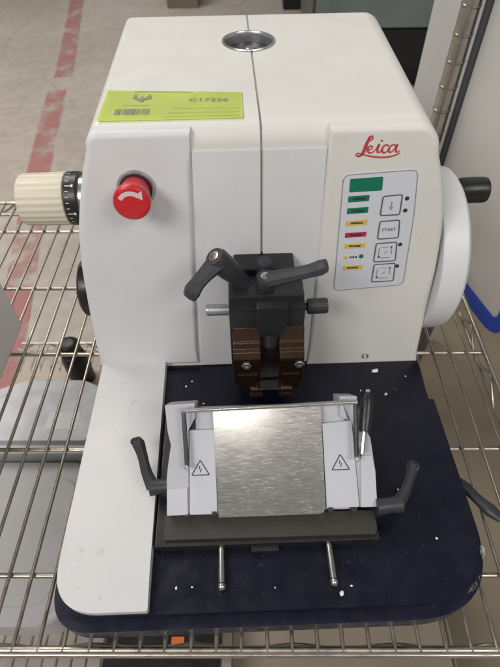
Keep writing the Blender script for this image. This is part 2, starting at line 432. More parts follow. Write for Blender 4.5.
# --- side fronts standing proud of the centre
def side_front(side):
    bm = bmesh.new(); rings = []
    zt = .3512
    L, R = contour(-.0008, zt); edge = L if side < 0 else R
    zb = .052 if side < 0 else .042
    def inner(z): return (-.0475 - (zt - z) * .055) if side < 0 else (.0838 - (zt - z) * .012)
    edge = [(x, max(z, zb)) for x, z in edge if z > zb - .018]
    r = .0060
    st = [(r * (1 - math.sin(PI / 2 * k / 4)), r * (1 - math.cos(PI / 2 * k / 4))) for k in range(5)] + [(0, .026)]
    ring_pts = []
    inn = [(inner(zb + (zt - zb) * (1 - k / 8)), zb + (zt - zb) * (1 - k / 8)) for k in range(9)]
    base = edge + inn; n = len(base)
    # inward offset directions
    C2 = []
    area = sum(base[i - 1][0] * base[i][1] - base[i][0] * base[i - 1][1] for i in range(n)); sg = 1 if area > 0 else -1
    for i in range(n):
        a = Vector(base[i - 1]); c = Vector(base[(i + 1) % n]); t = (c - a)
        nn = Vector((-t.y, t.x)) * sg; C2.append(nn.normalized() if nn.length > 1e-9 else Vector((0, 0)))
    for ins, off in st:
        ring = []
        for (x, z), nn in zip(base, C2):
            x2 = x + nn.x * ins; z2 = z + nn.y * ins
            ring.append(bm.verts.new((x2, yface(z2, off), z2)))
        rings.append(ring)
    for a, b in zip(rings, rings[1:]):
        for k in range(n): bm.faces.new((a[k], a[(k + 1) % n], b[(k + 1) % n], b[k]))
    bm.faces.new(rings[0]); bm.faces.new(rings[-1][::-1])
    return bm
obj('front_panel', side_front(-1), 'front', ROOT, 40)
obj('front_panel', side_front(1), 'hood', ROOT, 40)
# centre front cover, two leaves meeting at the seam
for s in (-1, 1):
    x0, x1 = (-.0605, .0188) if s < 0 else (.0212, .0835)
    pts = rounded([(x0, .004), (x1, .004), (x1, .2905), (x0 + (.0125 if s < 0 else 0), .2905)], .0015, 3)
    obj('centre_cover', prism(pts, -.0052, -.0030, .0012), 'front', ROOT, 30, FACE)

# --- emergency stop
es = obj('stop_button', lathe([(.0158, .004), (.0166, .014), (.0176, .024), (.0192, .031), (.0200, .036), (.0196, .0405), (.0176, .0428), (.011, .0436), (.001, .0438)], 48), 'red', ROOT, 50)
es.matrix_local = FACE @ Matrix.Translation((-.1057, .2560, 0)) @ Matrix.Diagonal((.90, .90, .80, 1))
obj('button_collar', hollow([(.0150, -.001), (.0212, -.001), (.0212, .0026), (.0196, .0046), (.0150, .0046)]), 'collar', es, 40)
obj('button_gasket', hollow([(.0145, .003), (.0182, .003), (.0178, .0066), (.0145, .0066)]), 'rubber', es, 40)
arc = [(.0128 * math.cos(a), .0128 * math.sin(a) - .001) for a in [math.radians(150 - 102 * k / 14) for k in range(15)]]
bm = ribbon(arc, [.0048] * 15, .0437)
hx, hy = arc[-1]
v = [bm.verts.new((hx - .0052, hy + .0012, .0437)), bm.verts.new((hx + .0040, hy - .0046, .0437)), bm.verts.new((hx + .0042, hy + .0052, .0437))]
bm.faces.new(v)
for vv in bm.verts:
    rr = math.hypot(vv.co.x, vv.co.y); vv.co.z = .0440 - max(0, rr - .010) * .09 if rr < .0176 else .0429
obj('arrow_mark', bm, 'arrow', es)

# --- keypad
PANEL = obj('keypad', prism(rounded([(.1005, .2645), (.1045, .1215), (.1865, .1275), (.1812, .2180), (.1752, .2685)][::-1], [.0075, .0075, .0075, .03, .0075][::-1]), -.001, .0008, .0004, 2), 'panel', ROOT, 30, FACE)
def strokes(lines, w, h, close=False):
    bm = bmesh.new()
    for l in lines:
        if close: l = list(l) + [l[0], l[1]]
        ribbon(l, w, h, bm)
    return bm
edge = rounded([(.1005, .2645), (.1752, .2685), (.1812, .2180), (.1865, .1275), (.1045, .1215)], [.0075, .0075, .03, .0075, .0075])
cx, cy = .1435, .197
edge_in = [(cx + (x - cx) * .985, cy + (y - cy) * .99) for x, y in edge]
obj('border_line', strokes([edge_in], .0009, .00095, True), 'borderline', PANEL, 0, FACE)
def quad_print(name, pts, m, rad=.0012, h=.0011, parent=PANEL):
    return obj(name, prism(rounded(pts, rad, 4), .0007, h), m, parent, 0, FACE)
quad_print('display_window', [(.1087, .2457), (.1423, .2469), (.1411, .2615), (.1081, .2600)], 'green', .0015)
def bar(u0, u1, v, m, h=.0066, tilt=.001):
    o = quad_print('indicator_bar', [(u0, v - h / 2), (u1, v - h / 2 + tilt), (u1, v + h / 2 + tilt), (u0, v + h / 2)], m, .0007)
    bm = bmesh.new(); x = u0 + (u1 - u0) * .22
    while x < u1 - (u1 - u0) * .24:
        w = random.uniform(.0007, .0016); ribbon([(x, v + tilt * .4), (x + w, v + tilt * .5)], h * random.uniform(.30, .46), .0013, bm); x += w + .0003
    obj('indicator_print', bm, 'inkdark', o, 0, FACE)
bar(.1086, .1303, .2380, 'green'); bar(.1090, .1310, .2247, 'green'); bar(.1095, .1321, .2103, 'yellow', .0058)
bar(.1101, .1330, .1960, 'redbar', .0058); bar(.1107, .1338, .1822, 'yellow', .0058); bar(.1124, .1342, .1537, 'yellow', .0058)
def lamp(u, v, r, m): obj('indicator_lamp', lathe([(r, .0006), (r, .0012), (r * .7, .0015)], 18), m, PANEL, 40, FACE @ Matrix.Translation((u, v, 0)))
lamp(.1140, .1678, .0022, 'yellow'); lamp(.1312, .1690, .0026, 'green')
obj('indicator_print', strokes([[(.1185 + .003 * k, .1680), (.1205 + .003 * k, .1683)] for k in range(3)], .0024, .00105), 'inkdark', PANEL, 0, FACE)
keys = [((.1444, .2403), (.1640, .2420), (.1650, .2194), (.1447, .2188)), ((.1457, .2118), (.1664, .2130), (.1687, .1917), (.1462, .1905)),
        ((.1458, .1849), (.1682, .1860), (.1707, .1621), (.1463, .1612)), ((.1475, .1575), (.1712, .1586), (.1732, .1345), (.1480, .1336))]
def bil(q, s, t):
    a = Vector(q[0]) * (1 - s) + Vector(q[1]) * s; b = Vector(q[3]) * (1 - s) + Vector(q[2]) * s
    return tuple(a * (1 - t) + b * t)
for i, q in enumerate(keys):
    k = quad_print('key', list(q)[::-1], 'panel', .0022, .0012)
    obj('key_outline', strokes([rounded(q, .0024, 5)], .0014, .0014, True), 'outline', k, 0, FACE)
    if i == 0:
        obj('key_print', strokes([[bil(q, .5, .3), bil(q, .5, .62)], [bil(q, .4, .55), bil(q, .5, .72), bil(q, .6, .55)]], .0009, .0015), 'inkgrey', k, 0, FACE)
    elif i == 1:
        obj('key_print', text_mesh('START', .0052), 'inkdark', k, 0, FACE @ Matrix.Translation((*bil(q, .5, .5), .0015)))
    else:
        L_ = [[bil(q, .18, .25), bil(q, .18, .72)], [bil(q, .28, .22), bil(q, .62, .22)], [bil(q, .3, .8), bil(q, .74, .8)], [bil(q, .78, .3), bil(q, .78, .62)],
              [bil(q, .42, .58), bil(q, .58, .44)]]
        obj('key_print', strokes(L_, .0008, .0015), 'inkgrey', k, 0, FACE)
        obj('key_print', strokes([[bil(q, .16, .74), bil(q, .26, .74)], [bil(q, .72, .24), bil(q, .8, .24)]], .0022, .0015), 'inkdark', k, 0, FACE)
for u, v in ((.1697, .2374), (.1703, .2238), (.1726, .1828), (.1743, .1546)): lamp(u, v, .0023, 'inkdark')

# --- red script logo
def LG(x, y):
    px, py = x / 8.33 - 5, y / 8.33 - 26
    return (.1102 + .000965 * px + .00013 * py, .2829 - .000023 * px - .00096 * py)
def stroke(bm, pts, wid, sub=7):
    p = smooth_path([(*LG(*q), 0) for q in pts], sub)
    n = len(p); W = [wid[0] + 0 * i for i in range(n)]
    for i in range(n):
        t = i / (n - 1) * (len(wid) - 1); k = min(int(t), len(wid) - 2); W[i] = (wid[k] + (wid[k + 1] - wid[k]) * (t - k))
    ribbon(p, W, .0004, bm)
bm = bmesh.new(); U_ = .000116
stroke(bm, [(150, 92), (158, 62), (182, 50), (190, 72), (165, 92)], [8 * U_, 12 * U_, 14 * U_, 12 * U_, 8 * U_])
stroke(bm, [(172, 58), (148, 95), (130, 140), (112, 185), (85, 214), (60, 216), (52, 202), (68, 192), (98, 202)], [14 * U_, 26 * U_, 30 * U_, 28 * U_, 20 * U_, 14 * U_, 12 * U_, 10 * U_, 9 * U_])
stroke(bm, [(98, 200), (150, 214), (210, 224), (280, 228), (345, 220), (395, 204), (422, 190)], [9 * U_, 13 * U_, 14 * U_, 15 * U_, 14 * U_, 12 * U_, 8 * U_])
stroke(bm, [(150, 165), (176, 158), (188, 140), (172, 130), (152, 148), (150, 176), (168, 190), (195, 180), (222, 152)], [9 * U_, 10 * U_, 11 * U_, 11 * U_, 16 * U_, 18 * U_, 14 * U_, 10 * U_, 8 * U_])
stroke(bm, [(222, 152), (244, 118), (232, 155), (230, 182), (250, 182), (272, 155)], [8 * U_, 16 * U_, 18 * U_, 17 * U_, 11 * U_, 8 * U_])
stroke(bm, [(322, 134), (308, 122), (284, 132), (270, 158), (274, 184), (298, 186), (326, 158)], [14 * U_, 13 * U_, 13 * U_, 17 * U_, 17 * U_, 12 * U_, 8 * U_])
stroke(bm, [(384, 134), (366, 120), (340, 134), (326, 160), (332, 184), (354, 178), (378, 150), (396, 118)], [11 * U_, 12 * U_, 14 * U_, 17 * U_, 15 * U_, 10 * U_, 9 * U_, 12 * U_])
stroke(bm, [(398, 116), (386, 150), (386, 178), (402, 182), (418, 168)], [15 * U_, 18 * U_, 16 * U_, 11 * U_, 7 * U_])
stroke(bm, [(258, 92), (266, 88), (272, 94)], [12 * U_, 18 * U_, 12 * U_], 3)
obj('red_logo', bm, 'logo', ROOT, 0, FACE)
hs = obj('screw_recess', hollow([(.0022, -.003), (.0046, -.003), (.0046, .0008), (.0036, .0014), (.0022, .0004)], 24), 'collar', ROOT, 40, FACE @ Matrix.Translation((.1573, .0130, 0)))
obj('screw_head', lathe([(.0024, -.003), (.0022, -.0004)], 16), 'black2', hs, 30, FACE @ Matrix.Translation((.1573, .0130, 0)))

# --- yellow sticker on the hood, slightly lifted at its corner
def hood_z(y): return ZT + max(0, y - .33) * .022
def on_hood(p, h): return (p[0], p[1], hood_z(p[1]) + h)
Q = [(-.1365, .3475), (.0026, .3475), (.0029, .4010), (-.1345, .4110)]
def HQ(s, t):
    a = Vector(Q[0]) * (1 - s) + Vector(Q[1]) * s; b = Vector(Q[3]) * (1 - s) + Vector(Q[2]) * s
    return a * (1 - t) + b * t
bm = bmesh.new(); NX, NY = 24, 8; grid = []
def lift(s, t): return .0012 + .0012 * max(0, s - .93) / .07 * max(0, .6 - t) + .0008 * max(0, .05 - s) / .05
for j in range(NY + 1):
    grid.append([bm.verts.new(on_hood(HQ(i / NX, j / NY), lift(i / NX, j / NY))) for i in range(NX + 1)])
for j in range(NY):
    for i in range(NX): bm.faces.new((grid[j][i], grid[j][i + 1], grid[j + 1][i + 1], grid[j + 1][i]))
r_ = bmesh.ops.solidify(bm, geom=bm.faces[:], thickness=.0004)
STK = obj('asset_sticker', bm, 'label', ROOT, 50)
def sticker_print(name, quads, m):
    bm = bmesh.new()
    for s0, s1, t0, t1 in quads:
        vs = [bm.verts.new(on_hood(HQ(s, t), lift(s, t) + .0006)) for s, t in ((s0, t0), (s1, t0), (s1, t1), (s0, t1))]
        bm.faces.new(vs)
    obj(name, bm, m, STK, 0)
bars = []; s = .105
rnd = random.Random(3)
while s < .345:
    w = rnd.choice([.003, .005, .008, .011]); 
    if not (.175 < s < .185): bars.append((s, s + w, .17, .36))
    s += w + rnd.choice([.004, .006, .009])
sticker_print('barcode', bars, 'inkgrey')
sticker_print('ruled_line', [(.15, .34, .475, .49), (.50, .98, .36, .37), (.48, .98, .21, .22), (.46, .98, .07, .08), (.2, .62, .955, .975)], 'inkfaint')
sticker_print('small_emblem', [(.205, .228, .70, .80), (.213, .222, .78, .86), (.255, .285, .60, .72), (.263, .278, .72, .78), (.305, .335, .70, .80), (.313, .325, .78, .86), (.228, .255, .66, .71), (.285, .305, .67, .72)], 'inkgrey')
c0 = HQ(.755, .66); c1 = HQ(.80, .66); ang = math.atan2(c1.y - c0.y, c1.x - c0.x)
bm = text_mesh('C17226', .0115)
bmesh.ops.scale(bm, verts=bm.verts, vec=(1.08, .8, 1))
bmesh.ops.transform(bm, matrix=Matrix.Translation(on_hood(c0, .0020)) @ Matrix.Rotation(ang, 4, 'Z') @ Matrix.Rotation(.022, 4, 'X'), verts=bm.verts)
obj('sticker_number', bm, 'inkgrey', STK, 0)

# --- ribbed knob on the left, graduated ring and shaft
KN = obj('adjusting_knob', lathe([(.030, 0), (.0325, .0015), (.0328, .004), (.0322, .054), (.0312, .0585), (.026, .0600), (.012, .0602)], 96, ribs=1, depth=.013), 'cream', ROOT, 25)
KN.matrix_local = axis_matrix((-.2040, .40, .236), (-1, 0, 0)) @ Matrix.Scale(.93, 4)
sr = obj('scale_ring', lathe([(.0318, -.0165), (.0334, -.0150), (.0334, -.001), (.031, 0.)], 64), 'black', KN, 40)
bm = bmesh.new()
for k in range(30):
    a = 2 * PI * k / 30; ln = .007 if k % 5 == 0 else .004
    t0 = Vector((math.cos(a), math.sin(a), 0)) * .03355; w = Vector((-math.sin(a), math.cos(a), 0)) * (.0004 if k % 5 else .0007)
    vs = [bm.verts.new(t0 - w + Vector((0, 0, -.003))), bm.verts.new(t0 + w + Vector((0, 0, -.003))), bm.verts.new(t0 + w + Vector((0, 0, -.003 - ln))), bm.verts.new(t0 - w + Vector((0, 0, -.003 - ln)))]
    bm.faces.new(vs)
    if k % 5 == 0:
        w2 = w * 2.4; z0 = -.0105
        bm.faces.new([bm.verts.new(t0 - w2 + Vector((0, 0, z0))), bm.verts.new(t0 + w2 + Vector((0, 0, z0))), bm.verts.new(t0 + w2 + Vector((0, 0, z0 - .0026))), bm.verts.new(t0 - w2 + Vector((0, 0, z0 - .0026)))])
obj('scale_marks', bm, 'whiteprint', sr, 0)
obj('knob_shaft', lathe([(.0290, -.050), (.0290, -.0160)], 48), 'steel', KN, 40)
# black disc lower on the left flank
dk = obj('side_disc', lathe([(.012, -.03), (.012, -.004), (.036, -.004), (.041, 0), (.041, .009), (.037, .0125), (.014, .013), (.012, .020), (.010, .021)], 56), 'handle', ROOT, 35)
dk.matrix_local = axis_matrix((-.2000, .37, .120), (-1, 0, 0)) @ Matrix.Scale(.95, 4)
obj('disc_crank', lathe([(.0042, .010), (.0048, .024), (.0040, .0265), (.002, .027)], 18), 'handle', dk, 40).location = (.0, .012, 0)

# --- handwheel on the right with its black grip
HW = obj('handwheel', lathe([(.030, -.012), (.031, -.0022), (.0995, -.0022), (.1022, -.0012), (.1030, .002), (.1032, .020), (.1025, .0265), (.0985, .0305), (.092, .0315), (.080, .0312), (.070, .024), (.030, .022), (.026, .030), (.002, .032)], 96), 'wheel', ROOT, 35)
HW.matrix_local = axis_matrix((.2270, .393, .1490), (1, 0, 0), (0, 1, 0)) @ Matrix.Scale(1.015, 4)
# the wheel's local x is the machine's y, its local y the machine's z
gr = obj('wheel_grip', lathe([(.0120, .012), (.0135, .0175), (.0146, .021), (.0150, .030), (.0150, .0460), (.0142, .0500), (.012, .0515)], 40), 'handle', HW, 40)
gr.location = (0, .087, .014)

# --- base: flange, deck, left cover
fl = rounded([(-.2005, -.0185), (.2425, -.0185), (.2400, .2285), (.2300, .2285), (.2300, .60), (-.1960, .60), (-.2000, .07)], [.078, .088, .002, .001, .02, .02, .05], 14)
flange = obj('base_flange', prism(fl, .009, .034, .005, 3, True), 'navy_rim', ROOT, 40)
dk_ = rounded([(-.1935, -.0075), (.2370, -.0075), (.2350, .2240), (.2290, .2240), (.2290, .59), (-.1900, .59), (-.1935, .07)], [.075, .085, .002, .001, .02, .02, .05], 14)
deck = obj('base_deck', prism(dk_, .0335, .0455, .0022, 3), 'navy', ROOT, 40)
for x in (-.15, .19):
    for y in (.04, .52): obj('rubber_foot', lathe([(.014, .0022), (.016, .0098)], 24), 'rubber', ROOT, 30, Matrix.Translation((x, y, 0)))
ar = rounded([(-.1940, -.0062), (-.1018, -.0062), (-.1068, .300), (-.1885, .300), (-.1915, .14)], [.074, .003, .002, .002, .2], 14)
bm = prism(ar, .0450, .0590, .0075, 5)
bmesh.ops.subdivide_edges(bm, edges=[e for e in bm.edges if abs(e.verts[0].co.y - e.verts[1].co.y) > .05], cuts=10)
for v in bm.verts:
    if v.co.z > .0455 and v.co.y < .05: v.co.z -= .0045 * (min(1, (.05 - v.co.y) / .056)) ** 2 * (v.co.z - .0455) / .0135
obj('arm_cover', bm, 'arm', ROOT, 45)
lp = obj('deck_hole', lathe([(.0042, .044), (.0042, .0462), (.003, .0468)], 20), 'rubber', ROOT, 30, Matrix.Translation((.1885, .2405, 0)))  # black disc for a hole in the deck, its inner shade given as colour
obj('deck_hole', lathe([(.003, .044), (.003, .0460), (.002, .0466)], 16), 'rubber', ROOT, 30, Matrix.Translation((.1626, .2500, 0)))
# chipped paint along the right rim
bm = ribbon(smooth_path([(.2398, .0480, 0), (.2390, .0420, 0), (.2368, .0345, 0)], 6), [.002, .0050, .0045, .001], .0347)
obj('paint_chips', bm, 'chip', flange, 0)
bm = ribbon(smooth_path([(.2290, .0190, 0), (.2210, .0100, 0), (.2110, .0030, 0)], 6), [.001, .003, .0045, .001], .0347)
obj('paint_chips', bm, 'chipfaint', flange, 0)

# --- clamping levers
def lever(name, hub0, hub1, tip, r=.0085, parent=ROOT, m='lever', droop=(0, 0, 0), screw=True, arm0=None):
    """hub cylinder from hub0 (foot) to hub1 (head) with a tapered arm out to tip"""
    h0, h1, t = Vector(hub0), Vector(hub1), Vector(tip); ax = (h1 - h0).normalized(); ln = (h1 - h0).length
    hub = obj(name, lathe([(r * .80, 0), (r * .86, ln * .3), (r * 1.02, ln * .62), (r * 1.0, ln * .95), (r * .82, ln * 1.06)], 28), m, parent, 40, axis_matrix(h0, ax))
    d = t - h1; D = Vector(droop)
    s0 = h1 - ax * (r * .42)
    pts = smooth_path([s0 + d * .02, s0 + d * .30 + D * .5, s0 + d * .62 + D, s0 + d * .86 + D * .75, s0 + d], 5)
    wide = ax.cross(d).normalized()
    arm = obj('lever_arm', tube(pts, [r * 1.02, r * .95, r * .82, r * .80, r * .92, r * .78], 8, flat=.66, up=ax), m, hub, 28)
    bm = lathe([(r * .5, -.0), (r * .72, r * .2), (r * .5, r * .5)], 14); 
    if screw: obj('lever_screw', lathe([(r * .46, ln * 1.0), (r * .46, ln * 1.06 + .0008), (r * .30, ln * 1.06 + .0012)], 18), 'steel', hub, 30, axis_matrix(h0, ax))
    bm.free(); return hub

# --- specimen clamp on the front
CX = .0250
CL = obj('specimen_clamp', box(CX - .0370, CX + .0300, .2860, .3200, .090, .2165, .002), 'black', ROOT, 30)
obj('clamp_head', box(CX - .0430, CX + .0375, .2520, .2870, .1000, .2095, .0022), 'black2', CL, 30)
obj('clamp_slide', box(CX - .0430, CX + .0380, .2400, .2530, .1020, .2000, .002), 'black2', CL, 30)
obj('clamp_groove', box(CX - .0425, CX + .0376, .2392, .2545, .1995, .2030, .0008), 'rubber', CL, 30)
# brown jaw block: stepped profile swept across x
def sweep_x(prof, x0, x1, bev=.0008):
    bm = bmesh.new(); a = [bm.verts.new((x0, y, z)) for y, z in prof]; b = [bm.verts.new((x1, y, z)) for y, z in prof]; n = len(prof)
    bm.faces.new(a); bm.faces.new(b[::-1])
    for i in range(n): bm.faces.new((a[i], b[i], b[(i + 1) % n], a[(i + 1) % n]))
    bmesh.ops.recalc_face_normals(bm, faces=bm.faces)
    if bev: bmesh.ops.bevel(bm, geom=bm.edges[:], offset=bev, segments=2, profile=.5, affect='EDGES')
    return bm
jaw_prof = [(.2520, .1000), (.2520, .1755), (.2400, .1735), (.2322, .1600), (.2300, .1592), (.2278, .1525), (.2235, .1508), (.2192, .1440), (.2190, .1000)]
for x0, x1 in ((CX - .0400, CX - .0100), (CX + .0110, CX + .0385)):
    j = obj('clamp_jaw', sweep_x(jaw_prof, x0, x1), 'bronze', CL, 30)
    sx = (x0 + x1) / 2 + (-.0010 if x0 < CX else .0085)
    obj('jaw_screw', lathe([(.0056, 0), (.0056, .0022), (.0046, .0032), (.0026, .0031), (.0024, .0016), (.001, .0016)], 6), 'pin', j, 30, axis_matrix((sx, .2196, .1345), (0, -1, .12)))
    obj('jaw_cheek', box(x0 + .0035, x1 - .0035, .2170, .2300, .0900, .1180, .0015), 'bronze', j, 30)
obj('jaw_core', sweep_x([(.2520, .0950), (.2520, .1720), (.2420, .1700), (.2340, .1500), (.2300, .0950)], CX - .0115, CX + .0120), 'bronzedark', CL, 30)
obj('jaw_plate', box(CX - .0215, CX + .0270, .2150, .2300, .0900, .0920, .0006), 'pin', CL, 30)
for x0, x1 in ((CX - .0225, CX - .0075), (CX + .0120, CX + .0275)): obj('jaw_plate', box(x0, x1, .2085, .2200, .0850, .0874, .0006), 'bronze', CL, 30)
# flat toggle of the clamp
tg = rounded([(CX - .0150, .2145), (CX + .0175, .2145), (CX + .0172, .186), (CX + .0095, .167), (CX - .0075, .167), (CX - .0148, .186)], [.003, .003, .006, .003, .003, .006], 5)
bm = prism(tg, 0, .010, .0014, 2, True)
bmesh.ops.transform(bm, matrix=Matrix(((1, 0, 0, 0), (0, 0, 1, .2290), (0, 1, 0, 0), (0, 0, 0, 1))), verts=bm.verts)
obj('clamp_toggle', bm, 'black', CL, 30)
obj('toggle_neck', tube([(CX + .001, .234, .172), (CX + .001, .230, .156)], .0075, 16), 'black', CL, 40)
obj('clamp_pin', lathe([(.0064, 0), (.0064, .024), (.0058, .0258), (.004, .0264)], 28), 'dullsteel', CL, 40, axis_matrix((CX - .0425, .262, .1805), (-1, 0, 0)))
kb = obj('clamp_knob', lathe([(.0042, 0), (.0042, .006), (.0078, .0065), (.0086, .0085), (.0086, .0270), (.0078, .0290), (.004, .0292)], 48, ribs=1, depth=.02), 'lever', CL, 25, axis_matrix((CX + .0365, .262, .1815), (1, 0, .03)))
obj('clamp_post', lathe([(.0080, 0), (.0088, .006), (.0088, .016), (.0070, .0205), (.003, .0218)], 32), 'lever', CL, 40, axis_matrix((CX - .0040, .2830, .2120), (0, -.1, 1)))
lever('clamp_lever', (CX - .0280, .270, .2140), (-.0285, .262, .2550), (-.0590, .238, .2290), .0118, CL, droop=(0, 0, .004))
lever('clamp_lever', (CX - .0035, .2640, .2000), (CX - .0038, .2600, .2290), (.0800, .2480, .2570), .0102, CL, droop=(0, 0, -.002))

# --- knife holder
A = math.radians(38)
KM = axis_matrix((0, .0749, .072), (0, -math.sin(A), math.cos(A)), (1, 0, 0))    # local x = u, y = v up the slope
KH = obj('knife_holder', prism(rounded([(-.0560, .001), (.1085, .001), (.0985, .1080), (-.0560, .1080)], .001, 2), -.040, -.0030, .001), 'holder', ROOT, 30, KM)
kb_ = obj('holder_base', box(-.1000, .1290, .0500, .2050, .0450, .0590, .0015), 'black', ROOT, 30)
obj('base_key', box(-.002, .026, .0440, .0510, .0450, .0545, .001), 'black', kb_, 30)
lc = [(-.0868, .1144), (-.0842, .0867), (-.0812, .0734), (-.0848, .0520), (-.0862, .0400), (-.0872, .0028), (-.0640, .0028), (-.0630, .0880), (-.0560, .1000), (-.0555, .1155)]
cheekL = obj('side_cheek', prism(rounded(lc[::-1], .0015, 3), -.036, .0010, .0012, 2), 'holder', ROOT, 30, KM)
rc = [(.0938, .1178), (.1127, .1171), (.1150, .0900), (.1242, .0745), (.1279, .0407), (.1284, .0038), (.1100, .0038), (.1062, .0900), (.0942, .0970)]
cheekR = obj('side_cheek', prism(rounded(rc, .0015, 3), -.036, .0010, .0012, 2), 'holder', ROOT, 30, KM)
# raised facets on the cheeks
obj('cheek_ledge', prism(rounded([(-.0855, .0300), (-.0655, .0300), (-.0655, .0030), (-.0868, .0030)][::-1], .0012, 3), .0004, .0032, 0), 'plate2', cheekL, 30, KM)
obj('cheek_ledge', prism(rounded([(.1135, .0560), (.1248, .0560), (.1274, .0400), (.1278, .0045), (.1112, .0045)], .0012, 3)[::-1], .0004, .0032, 0), 'plate2', cheekR, 30, KM)
wl = obj('cover_plate', prism(rounded([(-.0618, .0880), (-.0638, .0025), (-.0352, .0025), (-.0360, .0880)], .0014, 3), -.0045, .0030, .0010), 'plate2', ROOT, 30, KM)
wr = obj('cover_plate', prism(rounded([(.0748, .0905), (.0762, .0040), (.1098, .0045), (.1055, .0925)], .0014, 3), -.0045, .0030, .0010), 'plate2', ROOT, 30, KM)
def warning(par, u, v, w, h):
    tri = [(u - w / 2, v), (u + w / 2, v), (u, v + h)]
    tri = rounded(tri, .0006, 3)
    obj('warning_triangle', strokes([tri], .0010, .0033, True), 'inkdark', par, 0, KM)
    obj('warning_mark', strokes([[(u - .0005, v + h * .62), (u - .0012, v + h * .40), (u + .0010, v + h * .42), (u - .0002, v + h * .18)]], .0009, .0033), 'inkdark', par, 0, KM)
warning(wl, -.0515, .0425, .0180, .0150); warning(wr, .0920, .0430, .0180, .0155)
for u in (-.0385, .0800): obj('plate_clip', box(u - .0025, u + .0025, .0010, .0055, -.004, .0040, .0005), 'black2', ROOT, 30, KM)
for u in (-.0655, .1040): obj('plate_clip', box(u - .0030, u + .0030, .0005, .0035, -.004, .0035, .0005), 'black2', ROOT, 30, KM)
bp_ = obj('blade_plate', prism(rounded([(-.0372, .1085), (-.0342, -.0005), (.0748, -.0005), (.0738, .1095)], [.0008, .0008, .007, .0008], 4), -.002, .0042, .0006), 'blade_plate', ROOT, 30, KM)
obj('blade_edge', box(-.0365, .0732, .1060, .1110, -.0040, -.0022, .0005), 'steel', bp_, 30, KM)
gd = obj('guard_rod', tube([(-.0690, .1532, .1486), (.1098, .1557, .1505)], .0023, 14), 'steel', ROOT, 40)
for p0, p1 in (((-.0662, .1535, .1486), (-.0640, .1095, .1125)), ((.1082, .1558, .1505), (.1070, .1115, .1150))):
    a = obj('guard_arm', tube([p0, p1], .0024, 8, flat=.7), 'black', gd, 30)
    obj('arm_pivot', lathe([(.0026, -.001), (.0026, .003), (.0018, .0036)], 16), 'steel', a, 30, axis_matrix(p1, (0, -math.sin(A), math.cos(A))))
# lever with the black grip on the right of the holder
st = obj('lock_lever', tube([(.1125, .1150, .1180), (.1140, .1240, .1235), (.1165, .1355, .1300), (.1175, .140, .1335)], .0024, 12), 'steel', ROOT, 40)
obj('lever_grip', tube(smooth_path([(.1163, .1330, .1300), (.1190, .1470, .1370), (.1212, .1590, .1440), (.1225, .1665, .1490)], 5), [.0058, .0070, .0072, .0068, .0052], 18), 'handle', st, 40)
obj('grip_screw', lathe([(.0024, 0), (.0022, .0016), (.001, .002)], 14), 'steel', st, 30, axis_matrix((.1223, .1665, .1525), (0, .1, 1)))
# locking levers on both flanks
def flank_lever(foot, hub, tip, droop, r=.0092):
    h0, h1, t = Vector(foot), Vector(hub), Vector(tip)
    hb = obj('flank_lever', tube([h0, h0.lerp(h1, .5), h1], [r * .95, r * .85, r * 1.0], 20), 'lever', ROOT, 40)
    pts = smooth_path([h1 + (h0 - h1) * .15, h1.lerp(t, .3) + Vector(droop) * .6, h1.lerp(t, .62) + Vector(droop), h1.lerp(t, .86) + Vector(droop) * .7, t], 5)
    obj('lever_arm', tube(pts, [r * .98, r * .82, r * .72, r * .80, r * .98, r * .70], 8, flat=.8, up=(1, 0, .3)), 'lever', hb, 28)
    obj('lever_tip_pad', lathe([(r * .50, -.001), (r * .50, .0012), (r * .34, .0016)], 14), 'black', hb, 30, axis_matrix(t + Vector((0, -.006, r * .60)), (0, -.3, 1)))
flank_lever((-.0860, .1070, .0760), (-.1065, .1062, .0760), (-.1250, .1570, .0880), (.0015, 0, .001))
flank_lever((.1270, .0765, .0760), (.1530, .0790, .0760), (.1745, .1210, .0800), (.0005, -.001, .001))
# metal lip below the blade plate
lip = rounded([(-.0905, .0560), (.1235, .0545), (.1270, .0585), (.1270, .0780), (-.0905, .0800)], [.001, .004, .004, .001, .001], 4)
bm = prism(lip, .0592, .0622, .0006)
for v in bm.verts: v.co.z += (v.co.y - .056) * .10
obj('waste_lip', bm, 'lip', ROOT, 30)
# two clamping pins
for x in (-.0325, .0770):
    p = obj('clamping_pin', tube([(x, .062, .0530), (x, .050, .0530), (x, .0485, .0530), (x + .0004, .0165, .0525)], [.0022, .0022, .0034, .0036], 18), 'pin', ROOT, 40)
    bm = bmesh.new(); bmesh.ops.create_uvsphere(bm, u_segments=18, v_segments=10, radius=.0044); bmesh.ops.translate(bm, verts=bm.verts, vec=(x + .0005, .0135, .0525))
    obj('pin_ball', bm, 'pin', p, 60)
# base clamping lever sticking out on the right
lv = obj('base_lever', tube([(.225, .128, .020), (.244, .122, .020), (.252, .114, .020)], .0075, 16), 'lever', ROOT, 40)
obj('lever_arm', tube(smooth_path([(.250, .118, .020), (.258, .104, .021), (.266, .092, .022), (.276, .078, .024)], 5), [.0075, .0062, .0066, .0082, .0050], 14, flat=.8), 'lever', lv, 50)

